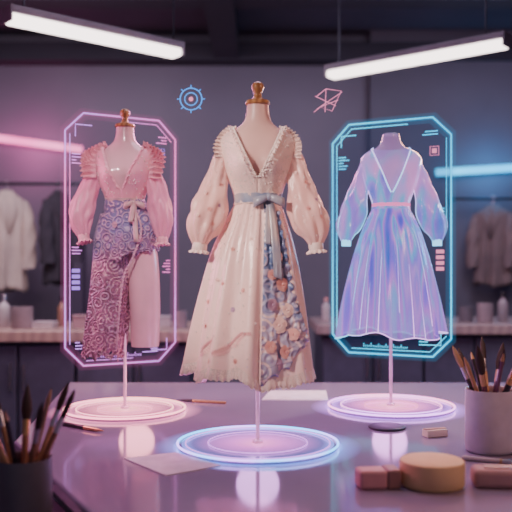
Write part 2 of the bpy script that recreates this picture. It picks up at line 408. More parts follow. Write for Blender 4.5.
def jacket(x, y, railz, w, L, mat, rz, label, hlabel, name='jacket', ph=0.0):
    h = thing('coat_hanger', hlabel, 'hanger', (x, y, railz), (0,0,rz))
    m = MB(); m.tube([(-.013, 0, .004), (-.010, 0, .013), (0, 0, .017), (.010, 0, .013), (.013, 0, .004), (.008, 0, -.008), (0, 0, -.02), (0, 0, -.05)], .0025, 6); m.build('hook', M['silver'], h)
    m = MB(); m.tube([(-w*.75, 0, -.095), (-w*.3, 0, -.065), (0, 0, -.05), (w*.3, 0, -.065), (w*.75, 0, -.095)], .008, 8); m.build('arms', M['brown'], h)
    t = thing(name, label, name, (x, y, railz-L-.04), (0,0,rz), None)
    m = MB(); rows = []
    prof = ((0, .26, .35), (.03, .40, .5), (.07, .72, .75), (.13, .98, .95), (.25, .98, 1), (.45, .9, 1), (.7, .95, 1.05), (.9, 1.04, 1.1), (1, 1.06, 1.1))
    for i in range(26):
        q = i/25; rx = herm(q, [p[0] for p in prof], [p[1] for p in prof]); ry = herm(q, [p[0] for p in prof], [p[2] for p in prof])
        rows.append([Vector((w*rx*cos(a)*(1+.10*q*sin(5*a+ph)), .06*ry*sin(a)*(1+.38*q*sin(7*a+1+ph+1.5*q)+.15*q*sin(12*a)), L*(1-q)+.012*q*sin(3*a+ph))) for a in [2*PI*j/56 for j in range(56)]])
    m.grid(rows, True); m.build('body', mat, t, sol=.004)
    for s in (-1, 1):
        m = MB(); N = 20; P = resample([(s*w*.84, 0, L*.90), (s*w*1.0, -.015, L*.75), (s*w*1.06, -.03, L*.5), (s*w*1.0, -.045, L*.22)], N)
        rows = [[P[i]+Vector((cos(a), sin(a), .1*cos(a)))*(.026+.018*min(1, i/7))*(1+.12*sin(3*a+i*.9+ph)) for a in [2*PI*j/18 for j in range(18)]] for i in range(N)]
        m.grid(rows, True, True, True); m.build('sleeve', mat, t)
        m = MB(); m.add([(s*.004, -.074, L*.55), (s*.05, -.068, L*.8), (s*.035, -.045, L*.97), (s*.012, -.055, L*.95)], [(0,1,2,3)]); m.build('lapel', mat, t, sol=.006)
jacket(-1.495, RY, RZ, .115, .60, M['beigecl'], .5, 'beige jacket hanging on the rack, nearer the left edge', 'hanger holding the beige jacket')
jacket(-1.185, RY, RZ, .085, .56, M['darkcl'], .7, 'dark coat hanging on the rack beside the beige jacket', 'hanger holding the dark coat', 'coat', 1.3)
jacket(1.54, 5.20, 1.60, .115, .52, M['browncl'], -.5, 'brownish coat on the wall rail right of the blue panel', 'hanger holding the brownish coat', 'coat', 2.2)

# ------------------------------------------------------------------ work table
poly = [(-.655, 2.80), (-.56, 1.85), (-.27, 1.30), (.05, .70), (1.55, .70), (1.55, 2.80)]
t = thing('work_table', 'large purple-grey work table under the three glowing dress forms', 'table', (0, 0, 0))
m = MB(); m.prism(poly, .722, TZ); m.build('tabletop', M['table'], t, bevel=.006, smooth=False)
cx = sum(p[0] for p in poly)/6; cy = sum(p[1] for p in poly)/6
def ins(f): return [(cx+(x-cx)*f, cy+(y-cy)*f) for x, y in poly]
m = MB(); m.prism(ins(.93), .66, .722); m.build('apron', M['tableedge'], t, smooth=False)
m = MB(); m.prism(ins(.84), .06, .66); m.build('cabinet_body', M['tablebody'], t, smooth=False)
m = MB(); m.prism(ins(.80), 0, .06); m.build('plinth', M['charcoal'], t, smooth=False)

ct = thing('side_cart', 'dark side cart at the lower left under the dark brush cup', 'cart', (-.52, 1.27, 0), (0,0,math.radians(28.4)))
m = MB(); m.box((0, 0, .69), (.5, .6, .02)); m.build('cart_top', M['carttop'], ct, bevel=.004)
m = MB(); m.box((0, 0, .22), (.44, .54, .015)); m.build('shelf', M['charcoal'], ct, bevel=.003)
for a in (-1, 1):
    for b in (-1, 1):
        m = MB(); m.tube([(a*.225, b*.275, .04), (a*.225, b*.275, .68)], .011, 10); m.sphere((a*.225, b*.275, .025), .025, 10, 8, (.6, 1, 1)); m.build('leg', M['steel'], ct)

# ------------------------------------------------------------------ dress forms
U = .00225
TPp = [(216,27,18),(208,23.5,17),(200,21,15.5),(190,23.5,18),(175,29.5,22.5),(162,33,25),(150,35.5,23),(142,36.5,19.5),(136,32.5,17),(130,24,15),(124,16.5,13),(116,13,12),(104,12,11)]
TPz = [(200-a)*U for a, b, c in TPp]; TPx = [b*U for a, b, c in TPp]; TPy = [c*U for a, b, c in TPp]
def torso(th, z, off=0.0):
    rx = herm(z, TPz, TPx)+off; ry = herm(z, TPz, TPy)+off
    x = rx*sin(th); y = -ry*cos(th)
    if cos(th) > 0:
        g = math.exp(-((z-.078)/.03)**2)
        y -= .016*g*(math.exp(-((x-.034)/.024)**2)+math.exp(-((x+.034)/.024)**2))
    return Vector((x, y, z))
def frange(a, b, n): return [a+(b-a)*i/(n-1) for i in range(n)]

def make_form(label, loc, waist, R, rz, skin, rings_, discm, finial=True, torso_low=-.03, top=.213):
    t = thing('dress_form', label, 'dress form', (loc[0], loc[1], TZ), (0,0,rz))
    m = MB(); zs = frange(torso_low, top, 40)
    rows = [[torso(2*PI*j/40, z, -.003) for j in range(40)] for z in zs]
    m.grid(rows, True, True, True); m.build('torso', skin, t, (0,0,waist))
    if finial:
        m = MB(); m.lathe([(.026,0),(.028,.003),(.026,.009),(.014,.012),(.009,.018),(.008,.026),(.012,.032),(.0145,.039),(.013,.046),(.008,.051),(.002,.053)], n=24)
        m.build('finial', M['woodk'], t, (0,0,waist+top))
    else:
        m = MB(); m.lathe([(.024,0),(.024,.002),(.020,.004),(.002,.005)], n=24); m.build('neck_cap', skin, t, (0,0,waist+top))
    m = MB(); m.lathe([(.0045,.01),(.0045,waist-.02)], n=14); m.build('pole', M['pole'], t)
    m = MB(); m.lathe([(R*.985,0),(R,.003),(R*.985,.006),(R*.5,.0065)], n=72); m.build('base', M['basegl'], t)
    m = MB(); m.lathe([(.012,.006),(.012,.012),(.006,.016)], n=20); m.build('pole_socket', M['pole'], t)
    m = MB(); m.lathe([(R*1.3,.0009),(R*1.3,.0012)], n=72); m.build('glow_disc', discm, t)  # halo of ring light painted on the tabletop around the base
    m = MB(); m.lathe([(R*.95,.0072),(R*.95,.0076)], n=72); m.build('inner_glow_disc', discm, t)  # same painted glow laid over the base plate
    for rr, th, mm in rings_:
        m = MB(); m.tube([(R*rr*cos(2*PI*j/96), R*rr*sin(2*PI*j/96), .009) for j in range(96)], th, 8, True); m.build('glow_ring', mm, t)
    return t
M['basegl'] = pm('base_plate', (.24, .17, .31), rough=.12)
gC1 = glow('ring_cyan_violet', (.07, .46, 1), 4.8, c2=(.58, .26, 1), scale=6)
gC2 = glow('ring_lilac', (.75, .25, 1), 2.6)
gL1 = glow('ring_peach', (1, .28, .40), 4.6, c2=(1, .38, .38))
gL2 = glow('ring_peach_soft', (1, .27, .44), 2.6)
gR1 = glow('ring_pinkviolet', (.76, .28, 1), 4.6, c2=(1, .32, .62))
gR2 = glow('ring_rose', (1, .25, .50), 2.6)
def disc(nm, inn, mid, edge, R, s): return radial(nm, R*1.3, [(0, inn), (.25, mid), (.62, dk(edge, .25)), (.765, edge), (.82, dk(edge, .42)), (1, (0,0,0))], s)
RC, RL, RR = .18, .168, .178
LC = (.004, 1.80); LL = (-.367, 2.24); LR = (.386, 2.29)
WC, WL, WR = .5535, .58, .58
make_form('middle dress form with wooden knob on the blue ringed stand, wearing the cream dress', LC, WC, RC, 0, M['form'],
          [(1, .0026, gC1), (.90, .0012, gC2), (.62, .001, gC2)], disc('disc_c', (.95, .22, .50), (.55, .12, .48), (.14, .26, .9), RC, .72))
make_form('left dress form with wooden knob on the peach ringed stand', LL, WL, RL, math.radians(-4), M['formp'],
          [(1, .0027, gL1), (.80, .0015, gL1), (.45, .0015, gL2)], disc('disc_l', (1, .42, .32), (.85, .22, .30), (.9, .22, .40), RL, .82), torso_low=-.02)
make_form('right knobless dress form on the pink-white ringed stand', LR, WR, RR, math.radians(-6), M['holoform'],
          [(1, .0027, gR1), (.80, .0015, gR1), (.42, .0015, gR2)], disc('disc_r', (1, .34, .38), (.85, .18, .46), (.50, .18, .9), RR, .80), finial=False, top=.200)

# garment pieces ------------------------------------------------
def vhalf(z, vbot, vtop, vw):
    q = max(0, (z-vbot)/(vtop-vbot)); return vw*min(1.1, q)**.85 if q > 0 else 0.0
def bodice(mat, root, dz, vbot, vtop, vw, ztop=.163, off=.004, zlow=-.012):
    m = MB(); rows = []; eL = []; eR = []
    for z in frange(zlow, ztop, 40):
        v = vhalf(z, vbot, vtop, vw)
        rx = herm(z, TPz, TPx)+off; a = math.asin(min(.99, v/rx)) if v > 0 else 0.0
        r = [torso(a+(2*PI-2*a)*j/64, z, off+.0014*max(0, 1-z/.07)*sin(14*(a+(2*PI-2*a)*j/64))) for j in range(65)]
        rows.append(r)
        if z >= vbot: eR.append(r[0]); eL.append(r[-1])
    m.grid(rows); m.build('bodice', mat, root, (0,0,dz), sol=.0015)
    return eL, eR
def sleeve(mat, cuffm, root, dz, path, rad, ph=0.0, cr=.021, ruf=True):
    m = MB(); N = 64; P = resample(path, N); rows = []; sidA = []; sidB = []
    qs = [i/(len(rad)-1) for i in range(len(rad))]
    for i in range(N):
        q = i/(N-1); t = (P[min(i+1, N-1)]-P[max(0, i-1)]).normalized()
        u = Vector((0,1,0)); u = (u-t*u.dot(t)).normalized(); w = t.cross(u); R = herm(q, qs, rad)
        g = abs(q-.5)*1.7
        def pt(a): return P[i]+(u*cos(a)*.85+w*sin(a))*R*(1+(.03+.09*g)*sin(9*a+ph+3*q)+.07*sin(3*a-ph+11*q)+.05*sin(5*a+ph-19*q))
        rows.append([pt(2*PI*j/80) for j in range(80)]); sidA.append(pt(PI/2)); sidB.append(pt(-PI/2))
    m.grid(rows, True); s = m.build('sleeve', mat, root, (0,0,dz), sol=.0012)
    e = P[-1]; t = (P[-1]-P[-3]).normalized()
    m = MB(); m.tube([e-t*.004, e, e+t*.010, e+t*.014], [cr*.95, cr, cr, cr*.95], 24); m.build('cuff', cuffm, s)
    if ruf:
        m = MB(); u = Vector((0,1,0)); u = (u-t*u.dot(t)).normalized(); w = t.cross(u)
        ring = [e+t*.012+(u*cos(a)+w*sin(a))*cr for a in [2*PI*j/24 for j in range(25)]]
        outs = [t*.8+(u*cos(a)+w*sin(a))*.6 for a in [2*PI*j/24 for j in range(25)]]
        m.ruffle(ring, outs, .009, .0028, 12); m.build('cuff_ruffle', cuffm, s)
    return s, rows, sidA, sidB
def belt(mat, root, dz, h=.015, off=.007, z=0):
    m = MB(); rows = []
    for zz, o in ((z-h*.95, off-.004), (z-h*.8, off), (z-h*.2, off+.0015), (z+h*.3, off+.001), (z+h*.8, off), (z+h*.95, off-.004)):
        rows.append([torso(2*PI*j/64, zz, o+.0008*sin(9*2*PI*j/64+zz*200)) for j in range(64)])
    m.grid(rows, True); return m.build('belt', mat, root, (0,0,dz))
def bow(mat, par, c, s=1.0):
    c = Vector(c)
    for sg in (-1, 1):
        m = MB(); rows = []
        for i in range(20):
            q = i/19*2*PI; x = sg*.016*s*(1-cos(q)); y = -.010*s*sin(q)*(1 if q < PI else .6); wv = .0045*s+.0055*s*sin(q/2)
            dr = -.006*s*(1-cos(q))
            rows.append([c+Vector((x, y, dr+wv)), c+Vector((x*1.03, y*1.15, dr)), c+Vector((x, y, dr-wv))])
        m.grid(rows); m.build('bow_loop', mat, par, sol=.0012)
    m = MB(); m.sphere(c+Vector((0, -.003*s, 0)), .0075*s, 12, 8, (.9, .9, 1.15)); m.build('knot', mat, par)
def make_skirt(ts, hw, ratio, cxs, z0, L, hemf, foldf):
    def P(th, t):
        rx = herm(t, ts, hw); f = 1+foldf(th, max(t, 0.0))
        return Vector((herm(t, ts, cxs)+rx*f*sin(th), -rx*ratio*f*cos(th), z0-t*(L+hemf(th))))
    return P
def nrmP(P, th, t):
    a = P(th+.02, t)-P(th-.02, t); b = P(th, t+.01)-P(th, t-.01); n = a.cross(b).normalized()
    c = P(th, t); o = Vector((c.x, c.y, 0))
    return n if n.dot(o) > 0 else -n
def skirt(P, mat, root, dz, nth=260, nt=48, name='skirt', sol=.0018):
    m = MB(); m.grid([[P(2*PI*j/nth, i/(nt-1)) for j in range(nth)] for i in range(nt)], True)
    return m.build(name, mat, root, (0,0,dz), sol=sol)
def overlay(P, f0, f1, t0, t1, off, nu=30, nv=30, rip=0.0, rf=15):
    m = MB(); rows = []
    for i in range(nv):
        q = i/(nv-1); a = f0(q); b = f1(q); r = []
        for j in range(nu):
            u = j/(nu-1); th = a+(b-a)*u; t = t0+(t1(u)-t0)*q
            r.append(P(th, t)+nrmP(P, th, t)*(off+rip*q*(1+sin(u*rf+q*2))))
        rows.append(r)
    m.grid(rows); return m

# ---------- cream dress
hem = .425
d = thing('dress', 'cream floral dress with blue rose drape, sash bow and puffed sleeves, on the middle form', 'dress', (LC[0], LC[1], TZ+WC-hem))
Z = hem
VB, VT, VW = .044, .163, .056
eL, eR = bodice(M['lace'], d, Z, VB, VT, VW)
for s in (-1, 1):
    pth = [(s*.064, .004, .126), (s*.080, -.002, .088), (s*.093, -.010, .035), (s*.110, -.020, -.030), (s*.125, -.027, -.074), (s*.1285, -.027, -.101)]
    sl, SR, _, _ = sleeve(M['chiffon'], M['trim'], d, Z, pth, [.020, .0215, .0245, .032, .0385, .035, .0150], ph=s*1.3, cr=.0165)
    for k, (i, a, r, mm) in enumerate(((20, PI+.2, .0040, 'rosec'), (27, PI-.4, .0050, 'rosep'), (34, PI+.5, .0047, 'rosec'), (39, PI-.6, .0044, 'roseb'), (43, PI-.05, .0056, 'rosep'), (49, PI+.4, .0047, 'rosec'), (50, PI-.6, .0044, 'rosep'))):
        j = int((a % (2*PI))/(2*PI)*80); c = SR[i][j]; ax = sum((SR[i][q] for q in range(0, 80, 4)), Vector())/20; nn = (c-ax).normalized()
        m = MB(); m.rose(c+nn*.001, nn, r, k, .35); m.build('rosette', M[mm], sl)
    m = MB()
    for i in range(56):
        q = random.randint(8, 58); j = random.randint(22, 58); c = SR[q][j]; ax = sum((SR[q][k] for k in range(0, 80, 4)), Vector())/20
        m.sphere(c+(c-ax).normalized()*.001, random.choice((.0010, .0014)), 6, 4)
    m.build('sleeve_beading', M['pearl'], sl, kind='stuff')
P = make_skirt([0, .10, .28, .52, .75, 1], [.048, .064, .088, .107, .121, .134], .78, [0, -.002, -.007, -.011, -.015, -.018], -.006, .388,
               lambda th: .009*sin(2*th+.4)+.008*sin(5*th)+.006*sin(11*th),
               lambda th, t: (t**.6)*(.072*sin(8*th+.9+.5*t)+.058*sin(13*th+1.8+.9*t)+.032*sin(21*th+2-.7*t))+.035*math.exp(-4*t)*min(1, t*25)*sin(29*th))
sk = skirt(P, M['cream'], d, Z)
N = 260
for tt, ww, am in ((.955, .020, .0014), (.985, .013, .0022)):
    m = MB()
    m.ruffle([P(2*PI*j/N, tt)+nrmP(P, 2*PI*j/N, tt)*.0015 for j in range(N+1)], [Vector((0,0,-1))+nrmP(P, 2*PI*j/N, tt)*.25 for j in range(N+1)], ww, am, 70)
    m.build('lace_hem', M['lace'], sk)
dt1 = lambda u: .97-.15*u*u+.015*sin(u*20)
dr = overlay(P, lambda q: .26-.10*q, lambda q: .56+.38*q, .015, dt1, .0030, 70, 60, .0036, 17).build('drape', M['drape'], d, (0,0,Z), sol=.0012)
ed = [(.56+.38*q, .03+(dt1(1)-.03)*q) for q in frange(.04, 1, 50)]
m = MB(); m.ruffle([P(a, t)+nrmP(P, a, t)*.005 for a, t in ed], [Vector((cos(a), sin(a), 0))*.9+nrmP(P, a, t)*.6 for a, t in ed], .014, .0045, 13); m.build('drape_ruffle', M['drape'], dr, sol=.0008)
ed = [(.25-.12*q, .03+.95*q) for q in frange(0.04, 1, 50)]
m = MB(); m.ruffle([P(a, t)+nrmP(P, a, t)*.0040 for a, t in ed], [Vector((cos(a), sin(a), 0))*.9+nrmP(P, a, t)*.4 for a, t in ed], .006, .0010, 24); m.build('wrap_edging', M['cream'], sk, sol=.0008)
for th, t, r, mm in ((.46,.20,.010,'rosep'),(.55,.31,.013,'rosec'),(.40,.41,.012,'rosep'),(.62,.46,.016,'rosep'),(.37,.57,.014,'roseb'),(.72,.60,.016,'rosec'),(.52,.68,.019,'rosec'),(.80,.74,.014,'rosep'),(.33,.79,.014,'rosep'),(.64,.82,.016,'rosep'),(.46,.89,.015,'roseb')):
    m = MB(); n_ = nrmP(P, th, t); m.rose(P(th, t)+n_*.0072, n_, r, th*7, .24); m.build('rosette', M[mm], dr)
def leaf(m, th, t, ang, L, w, off=.0022):
    n_ = nrmP(P, th, t); c = P(th, t)+n_*off; u = n_.cross(Vector((0,0,1))).normalized(); v = n_.cross(u)
    a = u*cos(ang)+v*sin(ang); b = n_.cross(a)
    m.add([c, c+a*L*.5+b*w, c+a*L, c+a*L*.5-b*w, c+a*L*.5+n_*.0006], [(0,1,4),(1,2,4),(2,3,4),(3,0,4)])
for th0, t0, th1, t1, k in ((-.62,.88,-.02,.74,30),(-1.05,.86,-.72,.80,14)):
    m = MB(); sp_ = []
    for i in range(k):
        q = i/(k-1); th = th0+(th1-th0)*q; t = t0+(t1-t0)*q; sp_.append(P(th, t)+nrmP(P, th, t)*.0018)
        L = .013*(.4+.9*sin(PI*min(1, q+.12)))
        leaf(m, th, t, -.5+PI, L, .0011); leaf(m, th, t, 1.2+PI, L, .0011)
    m.tube(sp_, .0005, 5); m.build('embroidered_sprig', M['rust'], sk, smooth=False)
for th, t, r, mm in ((-.55,.28,.0050,'rosep'),(-.2,.52,.0055,'rosep'),(-.85,.45,.0055,'rosec'),(-.40,.62,.006,'roseb'),(-.95,.70,.006,'rosep'),(-.1,.22,.0045,'rosec'),(-.62,.48,.0045,'rosep'),(-.25,.92,.0065,'rosep'),(-.75,.92,.006,'rosec'),(-1.15,.58,.0055,'rosep'),(1.15,.55,.0055,'rosep'),(1.05,.80,.006,'rosec')):
    m = MB(); n_ = nrmP(P, th, t); m.rose(P(th, t)+n_*.001, n_, r, th*5); m.build('rosette', M[mm], sk)
m = MB()
for i in range(280):
    th = random.uniform(-1.4, 1.4); t = random.uniform(.04, .96)
    m.sphere(P(th, t)+nrmP(P, th, t)*.0022, random.choice((.0009, .0012, .0017)), 6, 4)
m.build('skirt_beading', M['pearl'], sk, kind='stuff')
for e, s in ((eL, -1), (eR, 1)):
    m = MB(); m.ruffle([p+Vector((0,-.002,0)) for p in e], [Vector((s*.9, -.45, .1)) for p in e], .008, .0022, 11); m.build('neck_ruffle', M['trim'], d, (0,0,Z))
    m = MB()
    for p in resample(e, 30): m.sphere(p+Vector((0,-.004,0)), .0022, 8, 5)
    for p in resample(e, 20): m.sphere(p+Vector((s*.010,-.005,0)), .0017, 8, 5)
    m.build('neck_pearls', M['pearl'], d, (0,0,Z), kind='stuff')
    for k in range(3):
        pp = [(s*(.050+.004*k), .0, .152+.002*k), (s*(.070+.004*k), -.008, .139), (s*(.079+.004*k), -.014, .118), (s*(.078+.003*k), -.02, .092)]
        m = MB(); m.ruffle(pp, [Vector((s*.5, -.35, .9)), Vector((s*.8, -.5, .5)), Vector((s, -.5, .1)), Vector((s, -.5, -.2))], .012, .0034, 10); m.build('shoulder_ruffle', M['trim'], d, (0,0,Z))
m = MB()
for i in range(260):
    z = random.uniform(.012, .14); a = random.uniform(.1, 1.35)*random.choice((-1, 1))
    x = torso(a, z).x
    if abs(x) > vhalf(z, VB, VT, VW)+.006: m.sphere(torso(a, z, .0052), random.choice((.0009, .0012, .0016)), 6, 4)
m.build('bodice_beading', M['pearl'], d, (0,0,Z), kind='stuff')
b = belt(M['sash'], d, Z, .0125, .0055, .002)
kx = torso(.42, .002, .012); bow(M['sash'], b, kx+Vector((0, -.006, 0)), 1.05)
for a0, a1, tt in ((.28, .42, .24), (.46, .62, .42)):
    m = overlay(P, lambda q: a0-.03*q, lambda q: a1-.02*q, .0, lambda u: tt+.02*u, .012, 6, 20, .001); m.build('sash_tail', M['sash'], b, sol=.0012)

# ---------- left pink outfit
hemL = (356-204)*.0028
d = thing('outfit', 'pink ruffled blouse with lace wrap skirt draped over one side on the left form', 'outfit', (LL[0], LL[1], TZ+WL-hemL), (0,0,math.radians(-4)))
Z = hemL; K = .0028
VB, VT, VW = .036, .163, .058
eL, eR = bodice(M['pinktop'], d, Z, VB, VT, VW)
for s in (-1, 1):
    pth = [(s*.066, .004, .122), (s*.088, -.006, .07), (s*.108, -.016, .01), (s*.119, -.026, -.045), (s*.108, -.034, -.092)] if s < 0 else [(.066, .004, .122), (.083, -.004, .07), (.097, -.012, .01), (.108, -.018, -.055), (.110, -.022, -.098)]
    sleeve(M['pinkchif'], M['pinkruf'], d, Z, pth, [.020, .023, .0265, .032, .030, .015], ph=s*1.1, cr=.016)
for e, s in ((eL, -1), (eR, 1)):
    m = MB(); m.ruffle([p+Vector((0,-.002,0)) for p in e], [Vector((s*.9, -.45, .1)) for p in e], .007, .0022, 9); m.build('neck_ruffle', M['pinkruf'], d, (0,0,Z))
    for k in range(4):
        pp = [(s*(.048+.009*k), .004-.004*k, .158-.006*k), (s*(.064+.010*k), -.010, .148-.004*k), (s*(.076+.009*k), -.022, .118), (s*(.073+.007*k), -.03, .070)]
        m = MB(); m.ruffle(pp, [Vector((s*.4, -.4, 1)), Vector((s*.8, -.6, .6)), Vector((s, -.6, .1)), Vector((s, -.6, -.3))], .019, .0065, 8); m.build('shoulder_ruffle', M['pinkruf'], d, (0,0,Z))
m = MB()
for i in range(120):
    z = random.uniform(.01, .13); a = random.uniform(.1, 1.3)*random.choice((-1, 1)); x = torso(a, z).x
    if abs(x) > vhalf(z, VB, VT, VW)+.006: m.sphere(torso(a, z, .006), random.choice((.0012, .0016, .002)), 6, 4)
m.build('bodice_beading', M['pearl'], d, (0,0,Z), kind='stuff')
def legloft(rows_, rat=.85, fold=.03, nf=7, n=72, cap=False, ragged=0, slant=0.0):
    ys = [r[0] for r in rows_]; N = 36; out = []
    for i in range(N):
        y = ys[0]+(ys[-1]-ys[0])*i/(N-1); q = i/(N-1)
        c = herm(y, ys, [r[1] for r in rows_])*K; w = herm(y, ys, [r[2] for r in rows_])*K
        rr = []
        for j in range(n):
            a = 2*PI*j/n; f = 1+fold*q*sin(nf*a+1+q)+fold*.6*q*sin(2.2*nf//1*a+2)
            z = (204-y)*K + slant*q*sin(a)
            if ragged and i > N-5: z += ragged*(i-(N-5))/4*(sin(11*a)+.6*sin(23*a+1)+.5*sin(5*a))
            rr.append(Vector((c+w*f*sin(a), -w*rat*f*cos(a), z)))
        out.append(rr)
    m = MB(); m.grid(out, True, cap, cap); return m
legloft([(200,0,19.5),(210,1.5,22.5),(224,3,26.5),(240,3.5,29),(258,3.5,30)], .74, .04, 7, slant=.022, ragged=.006).build('wrap_skirt', M['wrap'], d, (0,0,Z), sol=.002)
pl = legloft([(214,-5,19),(235,-8,22),(262,-12,20.5),(300,-16,20.5),(335,-20,21),(352,-22,20.5)], .88, .075, 7, ragged=.013); pl = pl.build('skirt_panel', M['wrap'], d, (0,0,Z), sol=.002)
m = MB(); m.ruffle([(-22*K+20*K*sin(2*PI*j/60), -20*.88*K*cos(2*PI*j/60), (204-351)*K+.007*sin(9*2*PI*j/60)) for j in range(61)], [Vector((sin(2*PI*j/60)*.3, -cos(2*PI*j/60)*.3, -1)) for j in range(61)], .015, .004, 20); m.build('hem_ruffle', M['wrap'], pl)
m = MB(); ed = resample([(14*K, -.052, -.02), (20*K, -.058, -.075), (13*K, -.064, -.145), (3*K, -.058, -.20), (-2*K, -.053, -.30), (-5*K, -.050, -.40)], 50)
m.ruffle(ed, [Vector((1, -.2, -.1))]*2, .006, .0012, 34); m.build('wrap_edging', M['wrapedge'], pl)
fm = [o for o in bpy.data.objects if o.name.startswith('dress_form')][1]
legloft([(222,12,14),(256,17,16),(300,20,15.5),(330,20.5,14.4),(346.5,20.5,13.8)], .92, 0, 7, cap=True).build('leg', M['formp'], fm, (0,0,WL))
b = belt(M['belt'], d, Z, .014, .006, .001)
kx = torso(.65, 0, .012); bow(M['belt'], b, kx+Vector((0, -.005, 0)), .9)
for dx, L in ((-.004, .055), (.012, .11)):
    m = MB(); m.grid([[kx+Vector((dx*q+w_, -.010-.022*q, -L*q)) for w_ in (-.007, 0, .007)] for q in frange(0, 1, 10)]); m.build('belt_tail', M['belt'], b, sol=.0012)
for k, (a, y, r) in enumerate(((-.3, 226, .009), (.35, 222, .010), (.55, 240, .011))):
    w = herm(y, [200, 210, 224, 240, 258], [19.5, 22.5, 26.5, 29, 30])*K+.003; c = Vector((3*K+w*sin(a), -w*.78*cos(a), (204-y)*K))
    m = MB(); m.rose(c, (sin(a), -cos(a), 0), r, k, .25); m.build('rosette', M['wrapedge'], d, (0,0,Z))

# ---------- right holographic dress
hemR = .375
d = thing('dress', 'glowing iridescent lilac-blue hologram dress with pink belt on the right form', 'dress', (LR[0], LR[1], TZ+WR-hemR), (0,0,math.radians(-6)))
Z = hemR
eL, eR = bodice(M['holotop'], d, Z, .030, .163, .057)
for s in (-1, 1):
    pth = [(s*.062, .004, .124), (s*.079, -.004, .084), (s*.093, -.012, .03), (s*.112, -.02, -.035), (s*.125, -.024, -.074), (s*.127, -.024, -.104)]
    sl, SR, A, B = sleeve(M['holosl'], M['holoedge'], d, Z, pth, [.018, .021, .025, .031, .035, .031, .013], ph=s*1.7, cr=.0135, ruf=False)
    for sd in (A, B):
        m = MB(); m.tube(sd[3:], .0012, 6); m.build('rim_glow', M['holoedge'], sl)  # emissive tube along the sleeve outline, standing in for a rim glow
P2 = make_skirt([0, .16, .40, .73, 1], [.047, .076, .102, .127, .142], .76, [0]*5, -.004, .365,
                lambda th: .008*sin(3*th)+.005*sin(8*th+1), lambda th, t: (t**.6)*(.065*sin(8*th+.5+.8*t)+.05*sin(13*th+1.8-.6*t)+.03*sin(21*th+.7))+.03*math.exp(-5*t)*min(1, t*25)*sin(31*th))
sk = skirt(P2, M['holo'], d, Z, 260)
m = MB(); m.tube([P2(2*PI*j/260, 1) for j in range(260)], .0016, 6, True); m.build('hem_glow', M['holoedge'], sk)
for th, t0, t1, r in ((-PI/2, .0, 1, .0015), (PI/2, .0, 1, .0015), (-1.08, .25, 1, .0011), (-.72, .05, .95, .0009), (-.31, .35, 1, .0014), (.12, .10, .8, .0009), (.44, .45, 1, .0014), (.86, .02, .9, .0009), (1.22, .4, 1, .0012), (-.52, .6, 1, .0009), (.65, .65, 1, .0009)):
    m = MB(); m.tube([P2(th, t)+nrmP(P2, th, t)*.0005 for t in frange(t0, t1, 22)], [r*(.3+.7*q) for q in frange(0, 1, 22)], 6)
    m.build('fold_glow', M['holoedge'], sk)  # side tubes paint a rim glow on the skirt outline, others streak folds
for e in (eL, eR):
    m = MB(); m.tube([p+Vector((0,-.001,0)) for p in e], .0017, 6); m.build('neck_edge', M['holoedge'], d, (0,0,Z))
for s in (-1, 1):
    m = MB(); m.tube([torso(s*PI/2, z, .0048) for z in frange(-.005, .09, 16)], .0012, 6); m.build('side_rim_glow', M['holoedge'], d, (0,0,Z))  # rim light modelled as a glowing line on the bodice silhouette
belt(M['holobelt'], d, Z, .0055, .006, 0)

